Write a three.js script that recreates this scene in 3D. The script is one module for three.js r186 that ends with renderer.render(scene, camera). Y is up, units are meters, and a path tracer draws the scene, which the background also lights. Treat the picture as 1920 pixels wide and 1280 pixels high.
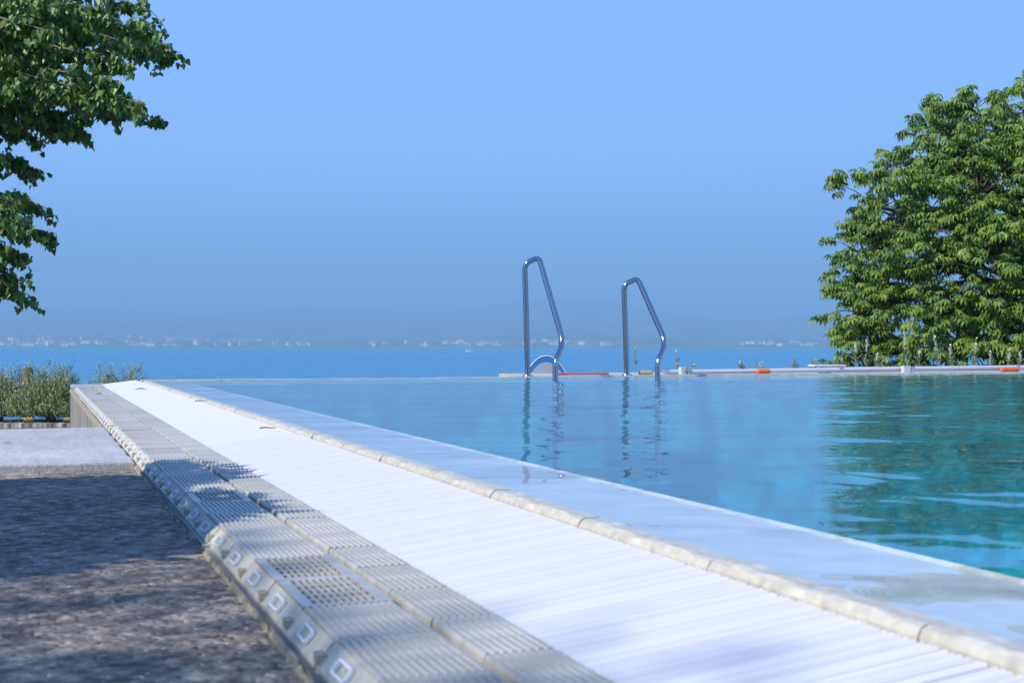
import * as THREE from 'three';
import { mergeGeometries } from 'three/addons/utils/BufferGeometryUtils.js';

// ------------------------------------------------------------------ camera, sky, sun, exposure
const scene = new THREE.Scene();
const camera = new THREE.PerspectiveCamera(29.3, 1024 / 682, 0.05, 40000);
camera.position.set(0, 0.26, 0);                       // 26 cm above the pool's water, which lies at y = 0
camera.rotation.x = 0.0041;
camera.focus = 6.5; camera.userData.fStop = 11;
camera.updateProjectionMatrix();

const renderer = new THREE.WebGLRenderer({ antialias: true });
renderer.toneMapping = THREE.LinearToneMapping;
renderer.toneMappingExposure = 1.27;
renderer.shadowMap.enabled = true;
renderer.setSize(1024, 682);

{ // clear summer sky: deep blue overhead, paler and greyer blue low down, the same all round
  const w = 64, h = 512, d = new Float32Array(w * h * 4);
  const stops = [[0, .210, .420, .86], [.07, .24, .455, .90], [.14, .260, .490, .96], [.25, .225, .465, 1.02], [.45, .15, .34, .86], [.75, .10, .25, .70], [1, .08, .21, .62]];
  for (let j = 0; j < h; j++) {
    const el = ((j + .5) / h - .5) * Math.PI, q = Math.max(0, Math.sin(el));
    let k = 0; while (k < stops.length - 2 && q > stops[k + 1][0]) k++;
    const a = stops[k], b = stops[k + 1]; let f = Math.min(1, Math.max(0, (q - a[0]) / (b[0] - a[0]))); f = f * f * (3 - 2 * f);
    for (let i = 0; i < w; i++) { const o = (j * w + i) * 4; for (let c = 0; c < 3; c++) d[o + c] = a[c + 1] + (b[c + 1] - a[c + 1]) * f; d[o + 3] = 1; }
  }
  const t = new THREE.DataTexture(d, w, h, THREE.RGBAFormat, THREE.FloatType);
  t.mapping = THREE.EquirectangularReflectionMapping; t.magFilter = THREE.LinearFilter; t.minFilter = THREE.LinearFilter; t.needsUpdate = true;
  scene.background = t; scene.environment = t;
}
const SUN = new THREE.Vector3(-0.62, 0.62, 0.48).normalize();
const sun = new THREE.DirectionalLight(new THREE.Color().setRGB(1, .95, .88), 4.7);
sun.position.copy(SUN).multiplyScalar(60); sun.castShadow = true; sun.shadow.mapSize.set(4096, 4096);
Object.assign(sun.shadow.camera, { left: -30, right: 30, top: 30, bottom: -30, near: 1, far: 160 });
scene.add(sun, sun.target);
scene.fog = new THREE.FogExp2(new THREE.Color().setRGB(.40, .72, 1.0), 0.0002);

// ------------------------------------------------------------------ helpers
let seed = 7; const rnd = () => { seed = (seed + 0x6D2B79F5) | 0; let t = Math.imul(seed ^ (seed >>> 15), 1 | seed); t = (t + Math.imul(t ^ (t >>> 7), 61 | t)) ^ t; return ((t ^ (t >>> 14)) >>> 0) / 4294967296; };
const rr = (a, b) => a + (b - a) * rnd();
const reseed = (n) => { seed = n; };
const V = (x, y, z) => new THREE.Vector3(x, y, z);
const TH = Math.atan(895 / 2450);                      // the pool's long edge runs this far to the left of the view
const cs = Math.cos(TH), sn = Math.sin(TH);
const W = (s, y, t) => V(s * cs - t * sn, y, -s * sn - t * cs);   // pool axes (s across, t along) to the world
const taken = {};
const numbered = (n) => { const k = taken[n] = (taken[n] ?? -1) + 1; return k ? `${n}_${String(k).padStart(3, '0')}` : n; };
const shade = (o) => { o.traverse((c) => { if (c.isMesh) { c.castShadow = true; c.receiveShadow = true; } }); return o; };
function tag(o, label, category, group, kind) { Object.assign(o.userData, { label, category }); if (group) o.userData.group = group; if (kind) o.userData.kind = kind; return o; }
function thing(name, pos, turn = 0) { const g = new THREE.Group(); g.name = numbered(name); g.position.copy(pos); g.rotation.y = turn; scene.add(g); return g; }
function part(name, geo, mat, parent) { const m = new THREE.Mesh(geo, mat); m.name = name; m.castShadow = m.receiveShadow = true; parent.add(m); return m; }
function solo(name, geo, mat, pos, turn = 0) { const m = new THREE.Mesh(geo, mat); m.name = numbered(name); if (pos) m.position.copy(pos); m.rotation.y = turn; m.castShadow = m.receiveShadow = true; scene.add(m); return m; }
const struct = (o, label, category) => tag(o, label, category, null, 'structure');
const std = (r, g, b, rough = .8, more = {}) => new THREE.MeshStandardMaterial({ color: new THREE.Color().setRGB(r, g, b), roughness: rough, ...more });
const phys = (r, g, b, rough, more = {}) => new THREE.MeshPhysicalMaterial({ color: new THREE.Color().setRGB(r, g, b), roughness: rough, ...more });
function box(x0, x1, y0, y1, z0, z1) { const g = new THREE.BoxGeometry(x1 - x0, y1 - y0, z1 - z0); g.translate((x0 + x1) / 2, (y0 + y1) / 2, (z0 + z1) / 2); return metric(g); }
function metric(g) { // uv in metres, by the way each face points
  if (g.index) g = g.toNonIndexed(); const p = g.attributes.position, n = g.attributes.normal, uv = new Float32Array(p.count * 2);
  for (let i = 0; i < p.count; i++) { const ax = Math.abs(n.getX(i)), ay = Math.abs(n.getY(i)), az = Math.abs(n.getZ(i));
    uv[2 * i] = ax > ay && ax > az ? p.getZ(i) : p.getX(i); uv[2 * i + 1] = ay >= ax && ay >= az ? p.getZ(i) : p.getY(i); }
  g.setAttribute('uv', new THREE.BufferAttribute(uv, 2)); return g;
}
// rounded bar: a box with chamfered long edges; len along z
function profile(pts, len) { const s = new THREE.Shape(pts.map(([a, b]) => new THREE.Vector2(a, b))); const g = new THREE.ExtrudeGeometry(s, { depth: len, bevelEnabled: false }); g.translate(0, 0, -len / 2); return g; }
const chamfer = (w, h, c) => [[-w / 2, 0], [w / 2, 0], [w / 2, h - c], [w / 2 - c, h], [-w / 2 + c, h], [-w / 2, h - c]];
// tileable noise and textures
function hash(n) { return (x, y) => { let h = Math.imul(x, 374761393) ^ Math.imul(y, 668265263) ^ Math.imul(n, 2246822519); h = Math.imul(h ^ (h >>> 13), 1274126177); return ((h ^ (h >>> 16)) >>> 0) / 4294967296; }; }
function noise(n, fx, fy) { const H = hash(n); return (u, v) => { const x = u * fx, y = v * fy, i = Math.floor(x), j = Math.floor(y); let a = x - i, b = y - j; a = a * a * (3 - 2 * a); b = b * b * (3 - 2 * b);
  const m = (q, f) => ((q % f) + f) % f, h = (p, q) => H(m(p, fx), m(q, fy)); return (h(i, j) * (1 - a) + h(i + 1, j) * a) * (1 - b) + (h(i, j + 1) * (1 - a) + h(i + 1, j + 1) * a) * b; }; }
function fbm(n, fx, fy, oct = 4) { const ns = []; for (let k = 0; k < oct; k++) ns.push(noise(n + k * 17, fx << k, fy << k)); return (u, v) => { let s = 0, a = .5, t = 0; for (const f of ns) { s += a * f(u, v); t += a; a *= .55; } return s / t; }; }
function tex(size, fn, srgb, metres) { const d = new Uint8Array(size * size * 4); for (let j = 0; j < size; j++) for (let i = 0; i < size; i++) { const c = fn(i / size, j / size), o = (j * size + i) * 4; const q = Array.isArray(c) ? c : [c, c, c]; for (let k = 0; k < 3; k++) d[o + k] = Math.max(0, Math.min(255, q[k] * 255)); d[o + 3] = 255; }
  const t = new THREE.DataTexture(d, size, size); t.wrapS = t.wrapT = THREE.RepeatWrapping; t.magFilter = THREE.LinearFilter; t.minFilter = THREE.LinearMipmapLinearFilter; if (srgb) t.colorSpace = THREE.SRGBColorSpace; t.repeat.set(1 / metres[0], 1 / metres[1]); t.needsUpdate = true; return t; }
// free triangles, for leaves and blades
class Soup {
  constructor() { this.p = []; this.n = []; this.c = []; }
  tri(a, b, c, col) { const n = V(0, 0, 0).crossVectors(V(0, 0, 0).subVectors(b, a), V(0, 0, 0).subVectors(c, a)).normalize(); for (const q of [a, b, c]) { this.p.push(q.x, q.y, q.z); this.n.push(n.x, n.y, n.z); this.c.push(...col); } }
  blade(base, dir, side, len, wid, col, bend = 0) { const tip = base.clone().addScaledVector(dir, len); tip.y -= bend * len; const mid = base.clone().addScaledVector(dir, len * .5); mid.y -= bend * len * .2;
    const l = mid.clone().addScaledVector(side, wid / 2), r = mid.clone().addScaledVector(side, -wid / 2); this.tri(base, r, l, col); this.tri(l, r, tip, col); }
  geo(colored = true) { const g = new THREE.BufferGeometry(); g.setAttribute('position', new THREE.Float32BufferAttribute(this.p, 3)); g.setAttribute('normal', new THREE.Float32BufferAttribute(this.n, 3)); if (colored) g.setAttribute('color', new THREE.Float32BufferAttribute(this.c, 3)); return g; }
}
// tapered limb through points with radii
function limb(pts, r0, r1, sides = 7, n = 10) { const cur = new THREE.CatmullRomCurve3(pts), fr = cur.computeFrenetFrames(n), P = [], N = [], I = [];
  for (let i = 0; i <= n; i++) { const c = cur.getPointAt(i / n), r = r0 + (r1 - r0) * i / n; for (let k = 0; k < sides; k++) { const a = k / sides * Math.PI * 2, d = fr.normals[i].clone().multiplyScalar(Math.cos(a)).addScaledVector(fr.binormals[i], Math.sin(a)); P.push(c.x + d.x * r, c.y + d.y * r, c.z + d.z * r); N.push(d.x, d.y, d.z); } }
  for (let i = 0; i < n; i++) for (let k = 0; k < sides; k++) { const a = i * sides + k, b = i * sides + (k + 1) % sides; I.push(a, b, a + sides, b, b + sides, a + sides); }
  const g = new THREE.BufferGeometry(); g.setAttribute('position', new THREE.Float32BufferAttribute(P, 3)); g.setAttribute('normal', new THREE.Float32BufferAttribute(N, 3)); g.setIndex(I); return g; }

// ------------------------------------------------------------------ materials
const M = {};
{
  const a1 = fbm(11, 8, 8, 5), a2 = fbm(23, 64, 64, 3), a3 = noise(31, 170, 170), a4 = fbm(37, 5, 5, 4);
  M.asphalt = std(1, 1, 1, .92, { map: tex(1024, (u, v) => { const g = a2(u, v), st = a3(u, v); let k = .47 + .20 * (a1(u, v) - .5) + .52 * (g - .5) + (st > .84 ? (st - .84) * 2.4 : 0); const moss = Math.max(0, a4(u, v) - .66) * 2.2 * g; return [k * 1.08 + moss * .1, k * .98 + moss * .16, k * .86 - moss * .2]; }, true, [1.1, 1.1]),
    bumpMap: tex(1024, (u, v) => .5 * a2(u, v) + .5 * a3(u, v), false, [1.1, 1.1]), bumpScale: .009 });
  const c1 = fbm(41, 4, 4, 5), c2 = noise(43, 200, 120), c3 = fbm(47, 60, 6, 3);
  M.concrete = std(1, 1, 1, .85, { map: tex(1024, (u, v) => { const k = .70 + .16 * (c1(u, v) - .5) + .10 * (c2(u, v) - .5) + .08 * (c3(u, v) - .5); return [k, k * .985, k * .965]; }, true, [1.5, 1.5]), bumpMap: tex(512, (u, v) => .6 * c2(u, v) + .4 * c3(u, v), false, [.8, .8]), bumpScale: .0012 });
  const w1 = fbm(53, 26, 2, 4), w2 = noise(59, 70, 3);
  M.wall = std(1, 1, 1, .8, { map: tex(512, (u, v) => { const k = .52 + .75 * (w1(u, v) - .5) + .22 * (w2(u, v) - .5); return [k, k * .98, k * .93]; }, true, [1.6, 1.6]) });
  const s1 = fbm(61, 12, 12, 4), s2 = fbm(67, 40, 40, 3);
  M.stone = std(1, 1, 1, .85, { map: tex(512, (u, v) => { const k = .60 + .35 * (s1(u, v) - .5) + .25 * (s2(u, v) - .5); return [k * 1.03, k * .97, k * .82]; }, true, [.35, .35]), bumpMap: tex(512, (u, v) => s2(u, v), false, [.35, .35]), bumpScale: .004 });
  M.kerb = std(1, 1, 1, .5, { map: tex(512, (u, v) => { const k = .74 + .18 * (s1(u, v) - .5) + .12 * (s2(u, v) - .5); return [k * 1.02, k * .99, k * .90]; }, true, [.5, .5]), bumpMap: tex(512, (u, v) => s2(u, v), false, [.4, .4]), bumpScale: .002 });
  const g1 = fbm(71, 6, 6, 4), g2 = fbm(73, 50, 50, 3);
  const grateMap = tex(512, (u, v) => { const k = .70 + .20 * (g1(u, v) - .5) + .10 * (g2(u, v) - .5); return [k, k * .975, k * .91]; }, true, [.5, .5]);
  M.grate = [.95, 1.03, .88].map((k) => phys(k, k, k, .36, { map: grateMap, ior: 1.45 }));
  M.white = [1, .96, .91].map((k) => phys(.70 * k, .685 * k, .69 * k, .45));
  M.channel = std(.62, .63, .64, .6);
  M.pit = std(.05, .07, .09, .6);
  M.clip = phys(.82, .82, .82, .35);
  const b1 = fbm(83, 5, 5, 4), b2 = fbm(89, 18, 18, 3);
  M.basin = std(1, 1, 1, .6, { map: tex(512, (u, v) => { const k = b1(u, v) - .5, q = b2(u, v) - .5; return [.01 + .03 * k, .63 + .10 * k + .36 * q, .67 + .10 * k + .36 * q]; }, true, [3.2, 3.2]) });
  M.ledge = std(1, 1, 1, .6, { map: tex(512, (u, v) => { const k = .80 + .12 * (s1(u, v) - .5) + .06 * (s2(u, v) - .5); return [k * 1.02, k * .99, k * .97]; }, true, [.6, .6]) });
  M.water = phys(.88, .97, .99, .012, { ior: 1.333, transmission: 1, thickness: 0 });
  const l1 = fbm(97, 24, 24, 4), l2 = fbm(101, 3, 3, 4);
  M.lake = phys(.008, .20, .36, .25, { ior: 1.333, bumpMap: tex(1024, (u, v) => l1(u, v), false, [42, 42]), bumpScale: 1.1, roughnessMap: tex(512, (u, v) => .55 + .9 * (l2(u, v) - .3), false, [900, 260]) });
  M.steel = phys(.42, .42, .43, .12, { metalness: 1 });
  M.bark = std(.13, .10, .075, .95); M.greybark = std(.20, .17, .13, .95);
  M.leaf = new THREE.MeshPhysicalMaterial({ vertexColors: true, roughness: .5, transmission: .28, thickness: 0, side: THREE.DoubleSide });
  M.grass = new THREE.MeshStandardMaterial({ vertexColors: true, roughness: .8, side: THREE.DoubleSide });
  const e1 = fbm(103, 14, 14, 4), e2 = fbm(107, 70, 70, 3);
  M.soil = std(1, 1, 1, .95, { map: tex(512, (u, v) => { const k = .36 + .35 * (e1(u, v) - .5) + .35 * (e2(u, v) - .5); return [k * 1.18, k * 1.0, k * .74]; }, true, [1.3, 1.3]), bumpMap: tex(512, (u, v) => e2(u, v), false, [1.3, 1.3]), bumpScale: .03 });
  const t1 = fbm(109, 20, 20, 4);
  M.hill = std(1, 1, 1, 1, { map: tex(512, (u, v) => { const k = t1(u, v); return k > .5 ? [.42, .46, .33] : [.25, .33, .22]; }, true, [4000, 4000]) });
  const p1 = fbm(113, 40, 3, 3);
  M.post = std(1, 1, 1, .9, { map: tex(256, (u, v) => { const k = .42 + .3 * (p1(u, v) - .5); return [k * 1.05, k * .98, k * .82]; }, true, [.4, .4]) });
  M.pipe = phys(.52, .53, .54, .38, { metalness: .0 });
  M.galv = phys(.55, .56, .57, .4, { metalness: .8 });
}

// ------------------------------------------------------------------ setting: lake, hills, ground
const LAKE = -2.2;
{
  const g = new THREE.PlaneGeometry(1, 1); g.rotateX(-Math.PI / 2); const p = g.attributes.position, uv = g.attributes.uv;
  const c = [[-16000, -13000], [16000, -13000], [-120, -27], [120, -27]];   // far left, far right, near left, near right
  for (let i = 0; i < 4; i++) { p.setXYZ(i, c[i][0], 0, c[i][1]); uv.setXY(i, c[i][0], c[i][1]); }
  const gg = new THREE.PlaneGeometry(32000, 13000); gg.rotateX(-Math.PI / 2); gg.translate(0, 0, -6527); const q = gg.attributes.position, u2 = gg.attributes.uv; for (let i = 0; i < q.count; i++) u2.setXY(i, q.getX(i), q.getZ(i));
  struct(solo('lake', gg, M.lake, V(0, LAKE, 0)), 'wide blue lake with fine ripples reaching to the hazy far shore', 'lake');
}
const ridge = (x) => 380 + 110 * Math.sin(x / 2900 + 2.0) + 60 * Math.sin(x / 1270 + .6) + 60 * Math.sin(x / 520) - Math.max(0, x - 300) * .02;
const hillY = (x, d) => { // height of the far shore at distance d
  const a = Math.max(0, d - 7500), low = 85 * (1 - Math.exp(-a / 700)) * (.75 + .25 * Math.sin(x / 640 + 1)), q = Math.min(1, Math.max(0, (d - 9500) / 8500)); return LAKE - 1 + low + q * q * (3 - 2 * q) * ridge(x); };
{
  const nx = 130, nd = 44, P = [], U = [], I = [];
  for (let j = 0; j <= nd; j++) for (let i = 0; i <= nx; i++) { const d = 7480 + (j / nd) ** 1.4 * 10800, x = (i / nx - .5) * 22000; const y = j ? hillY(x, d) + 9 * Math.sin(x / 90 + j * 1.7) * Math.min(1, j / 8) : LAKE - 5; P.push(x, y, -d); U.push(x, d); }
  for (let j = 0; j < nd; j++) for (let i = 0; i < nx; i++) { const a = j * (nx + 1) + i; I.push(a, a + 1, a + nx + 1, a + 1, a + nx + 2, a + nx + 1); }
  const g = new THREE.BufferGeometry(); g.setAttribute('position', new THREE.Float32BufferAttribute(P, 3)); g.setAttribute('uv', new THREE.Float32BufferAttribute(U, 2)); g.setIndex(I); g.computeVertexNormals();
  struct(solo('hills', g, M.hill), 'long low mountains fading into haze beyond the lake', 'hills');
}
// low ground beside and behind the pool, falling to the shore
const LOW = -1.06;
const groundY = (x, d) => { const q = Math.min(1, Math.max(0, (d - 24.2) / 5)); return LOW - q * 2.2 + .03 * Math.sin(x * 2.1) * Math.sin(d * 1.7); };
{
  const sv = [], tv = [], P = [], U = [], I = []; for (let a = -62; a < .2; a += 1.04) sv.push(a); sv.push(.27, .284); for (let a = 1; a < 16; a += 1) sv.push(a); sv.push(16.08, 16.1); for (let a = 17; a < 60; a += 1.5) sv.push(a);
  for (let a = -46; a < -5.3; a += 1.5) tv.push(a); tv.push(-5.1, -5.08); for (let a = -4; a < 10; a += 1) tv.push(a); tv.push(10.46, 10.48); for (let a = 11; a < 40; a += .7) tv.push(a);
  for (const t of tv) for (const s of sv) { const w = W(s, 0, t), pit = s > .277 && s < 16.09 && t > -5.09 && t < 10.47; P.push(w.x, pit ? -2.4 : groundY(w.x, -w.z), w.z); U.push(w.x, w.z); }
  const nx = sv.length; for (let j = 0; j < tv.length - 1; j++) for (let i = 0; i < nx - 1; i++) { const a = j * nx + i; I.push(a, a + 1, a + nx, a + 1, a + nx + 1, a + nx); }
  let g = new THREE.BufferGeometry(); g.setAttribute('position', new THREE.Float32BufferAttribute(P, 3)); g.setAttribute('uv', new THREE.Float32BufferAttribute(U, 2)); g.setIndex(I); g.computeVertexNormals();
  struct(solo('ground', g, M.soil), 'low strip of brown earth and litter below the pool along the shore', 'ground');
}

// ------------------------------------------------------------------ pool: basin, water, kerb, gratings
const T_FAR = 10.38, T_NEAR = -5, S_KERB = .762, S_IN = .806, S_LEDGE = 1.16, S_END = 16, T_END = 10.95;
const pz = (o) => { o.rotation.y = TH; return o; };          // local x = s, local z = -t
{
  const root = thing('pool_basin', V(0, 0, 0), TH); struct(root, 'turquoise swimming pool basin with a pale shallow ledge along its near side', 'pool');
  part('floor', box(S_LEDGE, S_END, -2.0, -1.9, -T_FAR + .1, -T_NEAR), M.basin, root);
  part('far_wall', box(S_LEDGE + .002, S_END, -1.9, -.035, -T_FAR - .05, -T_FAR + .1), M.basin, root);
  part('side_wall', box(S_END - .2, S_END, -1.9, .01, -T_FAR + .1, -T_NEAR), M.basin, root);
  part('near_wall', box(S_LEDGE, S_END - .2, -1.9, -.03, -T_NEAR - .2, -T_NEAR), M.basin, root);
  part('ledge', box(S_IN - .003, S_LEDGE, -2.0, -.035, -T_FAR - .05, -T_NEAR), M.ledge, root);
  part('ledge_lip', profile(chamfer(.007, .006, .002), T_FAR - T_NEAR).translate(S_LEDGE - .0045, -.0348, -(T_FAR + T_NEAR) / 2), M.ledge, root);
}
const waves = []; reseed(99);
for (let k = 0; k < 46; k++) { const L = .065 * Math.pow(16, rnd()), a = rr(-.75, .75) + (rnd() < .5 ? 0 : .5), q = Math.PI * 2 / L; waves.push([q * Math.sin(a), q * Math.cos(a), 0.0090 * (1.0 + .6 * Math.min(1, L)) / q, rnd() * 6.283]); }
const patch = (s, t) => .62 + .38 * Math.sin(s * .83 + 1.3 * Math.sin(t * .47)) * Math.sin(t * .61 + .9 + .8 * Math.sin(s * .5));
{
  const sv = [], tv = []; for (let s = S_IN; s < S_END - .2;) { sv.push(s); s += s < 9 ? .02 : .08; } sv.push(S_END - .2);
  for (let t = T_NEAR; t < T_FAR;) { tv.push(t); t += t < .6 ? .25 : .0145; } tv.push(T_FAR);
  const P = [], N = [], U = [], I = [], ns = sv.length;
  for (const t of tv) for (const s of sv) { let y = 0, ds = 0, dt = 0; const calm = Math.min(1, .35 + Math.max(0, s - .8) * 1.1), A = patch(s, t) * calm;
    for (const [a, b, m, f] of waves) { const ph = a * s + b * t + f; y += m * Math.sin(ph); ds += m * a * Math.cos(ph); dt += m * b * Math.cos(ph); }
    const n = V(-ds * A, 1, dt * A).normalize(); P.push(s, y * A, -t); N.push(n.x, n.y, n.z); U.push(s, t); }
  for (let j = 0; j < tv.length - 1; j++) for (let i = 0; i < ns - 1; i++) { const a = j * ns + i; I.push(a, a + 1, a + ns, a + 1, a + ns + 1, a + ns); }
  const g = new THREE.BufferGeometry(); g.setAttribute('position', new THREE.Float32BufferAttribute(P, 3)); g.setAttribute('normal', new THREE.Float32BufferAttribute(N, 3)); g.setAttribute('uv', new THREE.Float32BufferAttribute(U, 2)); g.setIndex(I);
  struct(solo('pool_water', g, M.water, V(0, 0, 0), TH), 'rippled blue pool water brimming to the far edge', 'water');
}
// near kerb: a row of pale stones between the ledge and the white grating
reseed(5);
{
  const root = thing('overflow_kerb', V(0, 0, 0), TH); struct(root, 'row of pale kerb stones between pool water and white grating', 'kerb');
  const variants = [0, 1, 2, 3].map((k) => { const L = .40, w = S_IN - S_KERB, n = 10, P = [], I = [], rows = [[0, -.05], [.001, -.006], [.005, .002], [.012, .005], [w - .008, .005], [w, .001], [w, -.05]];
    for (let i = 0; i <= n; i++) for (const [a, b] of rows) P.push(S_KERB + a + (a < .02 ? rr(-.0022, .0022) : 0), b + (b > 0 ? rr(-.0008, .0008) : 0), (i / n - .5) * (L - .004));
    const m = rows.length; for (let i = 0; i < n; i++) for (let r = 0; r < m - 1; r++) { const a = i * m + r; I.push(a, a + m, a + 1, a + 1, a + m, a + m + 1); }
    for (let r = 1; r < m - 1; r++) { I.push(0, r, r + 1); I.push(n * m, n * m + r + 1, n * m + r); }
    let g = new THREE.BufferGeometry(); g.setAttribute('position', new THREE.Float32BufferAttribute(P, 3)); g.setIndex(I); g.computeVertexNormals(); g = g.toNonIndexed(); g.computeVertexNormals(); return metric(g); });
  for (let t = T_NEAR + .2, k = 0; t < T_FAR; t += .40, k++) { const m = part(numbered('kerb_stone'), variants[Math.floor(rnd() * 4)], M.kerb, root); m.position.set(rr(-.0015, .0015), rr(-.001, .001), -t); m.rotation.y = rr(-.004, .004); }
  part('bedding', box(S_KERB + .004, S_IN, -.2, -.049, -T_FAR, -T_NEAR), M.stone, root);
}
// white overflow grating: bars lying across, on a white channel
const G_Y = -.043, WH0 = .489, WH1 = .760;
{
  const root = thing('white_grating', V(0, 0, 0), TH); tag(root, 'wide white ribbed overflow grating running between the kerb stones and the grey grates', 'grating');
  const len = WH1 - WH0, slope = Math.atan2(.032, len), bar = profile(chamfer(.0074, .009, .0024), len).rotateY(Math.PI / 2);
  const pitch = .0107, tilt = new THREE.Matrix4().makeRotationZ(slope);
  bar.applyMatrix4(tilt); bar.translate((WH0 + WH1) / 2, G_Y + .010, 0);
  let k = 0; const rest = [];
  for (let t = .85; t < T_END; t += pitch, k++) { if (k < 300) { const m = part(numbered('bar'), bar, M.white[(k * 7 + (k >> 2)) % 3], root); m.position.set(0, rr(-.0005, .0005), -t); m.rotation.y = rr(-.003, .003); } else rest.push(bar.clone().translate(0, rr(-.0006, .0006), -t)); }
  const far = part('far_bars', mergeGeometries(rest), M.white[0], root); far.userData.kind = 'stuff';
  for (const s of [WH0 + .012, (WH0 + WH1) / 2, WH1 - .012]) part('bearer', box(s - .006, s + .006, G_Y - .012, G_Y + .005 + (s - (WH0 + WH1) / 2) * .12, -T_END, -.8), M.white[1], root);
  part('channel', box(WH0 - .002, S_KERB + .004, -.4, G_Y - .012, -T_END, 3), M.channel, root);
}
// grey gutter grates: two rows of ribbed panels with clips on the outer side
{
  const root = thing('gutter_grating', V(0, 0, 0), TH); tag(root, 'two rows of beige grey ribbed plastic grate panels along the gutter', 'grating');
  const ribbed = (w, L, n) => { const pts = [[-w / 2, -.008], [w / 2, -.008]], p = w / n; for (let k = n - 1; k >= 0; k--) { const c = -w / 2 + (k + .5) * p; pts.push([c + p * .46, -.0015], [c + p * .24, .0035], [c - p * .24, .0035], [c - p * .46, -.0015]); } return metric(profile(pts, L)); };
  const drain = (w, L, n) => { const gs = [], p = (w - .028) / n; for (let k = 1; k < n; k++) gs.push(profile(chamfer(p * .34, .0045, .001), L - .02).translate(-w / 2 + .014 + k * p, -.001, 0)); for (let j = 1; j < 5; j++) gs.push(profile(chamfer(.006, .003, .001), w - .028).rotateY(Math.PI / 2).translate(0, -.0005, (j / 5 - .5) * (L - .02)));
    for (const q of [-1, 1]) gs.push(box(q * (w / 2 - .007) - .007, q * (w / 2 - .007) + .007, -.0078, .0032, -L / 2, L / 2), box(-w / 2 + .014, w / 2 - .014, -.0078, .0031, q * (L / 2 - .005) - .005, q * (L / 2 - .005) + .005)); return metric(mergeGeometries(gs.map((g) => { const h = g.index ? g.toNonIndexed() : g; h.deleteAttribute('uv'); return h; }))); };
  const L = .176, A = ribbed(.108, L, 12), Ad = drain(.108, L, 9), B = ribbed(.075, L, 8);
  const ring = (() => { const o = new THREE.Shape(), a = .025, b = .0085, r = .004; o.moveTo(-a + r, -b); o.lineTo(a - r, -b); o.quadraticCurveTo(a, -b, a, -b + r); o.lineTo(a, b - r); o.quadraticCurveTo(a, b, a - r, b); o.lineTo(-a + r, b); o.quadraticCurveTo(-a, b, -a, b - r); o.lineTo(-a, -b + r); o.quadraticCurveTo(-a, -b, -a + r, -b);
    const h = new THREE.Path(); h.moveTo(-a + .004, -b + .003); h.lineTo(-a + .004, b - .003); h.lineTo(a - .004, b - .003); h.lineTo(a - .004, -b + .003); h.closePath(); o.holes.push(h); return new THREE.ExtrudeGeometry(o, { depth: .004, bevelEnabled: false, curveSegments: 3 }).rotateY(-Math.PI / 2).rotateZ(-.715); })();
  const skirt = metric(profile([[.2905, -.052], [.2905, -.0425], [.2700, -.066], [.2700, -.074]], .1755));
  const pad = metric(new THREE.BoxGeometry(.014, .010, .022));
  const drains = new Set([4, 5, 10, 17, 38]);
  let k = 0; reseed(21);
  for (let t = .88; t < T_END - .1; t += .179, k++) {
    const d = drains.has(k), a = part(numbered(d ? 'drain_panel' : 'grate_panel'), d ? Ad : A, M.grate[Math.floor(rnd() * 3)], root); a.position.set(.346 + rr(-.0012, .0012), G_Y + rr(-.001, .001), -t); a.rotation.set(rr(-.006, .006), rr(-.004, .004), rr(-.008, .008)); if (d) a.userData.label = 'perforated drain panel with square holes';
    const b = part(numbered('grate_panel'), B, M.grate[Math.floor(rnd() * 3)], root); b.position.set(.449 + rr(-.001, .001), G_Y + rr(-.001, .001), -t - .06); b.rotation.set(rr(-.006, .006), rr(-.004, .004), rr(-.008, .008));
    const c = part(numbered('clip'), ring, M.clip, root); c.position.set(.2795, -.0535, -t); c.rotation.y = rr(-.03, .03);
    const k2 = part(numbered('skirt'), skirt, M.kerb, root); k2.position.set(rr(-.001, .001), rr(-.001, .0005), -t); part(numbered('hinge_pad'), pad, M.stone, root).position.set(.277, -.0590, -t - .089);
  }
  part('gutter_floor', box(.292, WH0 - .003, -.4, -.085, -T_END, 3), M.pit, root);
  part('centre_rail', box(.4005, .4112, -.062, -.050, -T_END, 1), M.stone, root);
}
// outer gutter wall with its rough mortar rim
{
  const root = thing('gutter_wall', V(0, 0, 0), TH); struct(root, 'pale streaked outer wall of the pool gutter with a rough tan rim', 'wall');
  part('wall_face', box(.262, .292, LOW - .3, -.07, -T_END - .06, 3), M.wall, root);
  part('end_wall', box(.292, S_LEDGE, LOW - .3, -.062, -T_END - .06, -T_END), M.wall, root);
  const n = 900, P = [], I = [], U = []; reseed(77);
  const rows = [[.256, -.10], [.258, -.083], [.262, -.0745], [.268, -.071], [.276, -.071]];
  for (let i = 0; i <= n; i++) { const t = -1 + i / n * (T_END + .06 + 1); rows.forEach(([s, y], r) => { const j = r === 0 ? 0 : rr(-.0026, .0026); P.push(s + (r < 3 ? j : 0), y + (r ? rr(-.002, .0015) : 0), -t); U.push(s + y, t); }); }
  for (let i = 0; i < n; i++) for (let r = 0; r < 4; r++) { const a = i * 5 + r; I.push(a, a + 1, a + 5, a + 1, a + 6, a + 5); }
  const g = new THREE.BufferGeometry(); g.setAttribute('position', new THREE.Float32BufferAttribute(P, 3)); g.setAttribute('uv', new THREE.Float32BufferAttribute(U, 2)); g.setIndex(I); g.computeVertexNormals(); part('mortar_rim', g, M.stone, root);
  // end cover where the gutter stops at the far corner
  part('end_cover', metric(box(.262, S_KERB, -.061, G_Y + .004, -T_END - .055, -T_END + .62)), M.grate[1], root);
}
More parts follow.
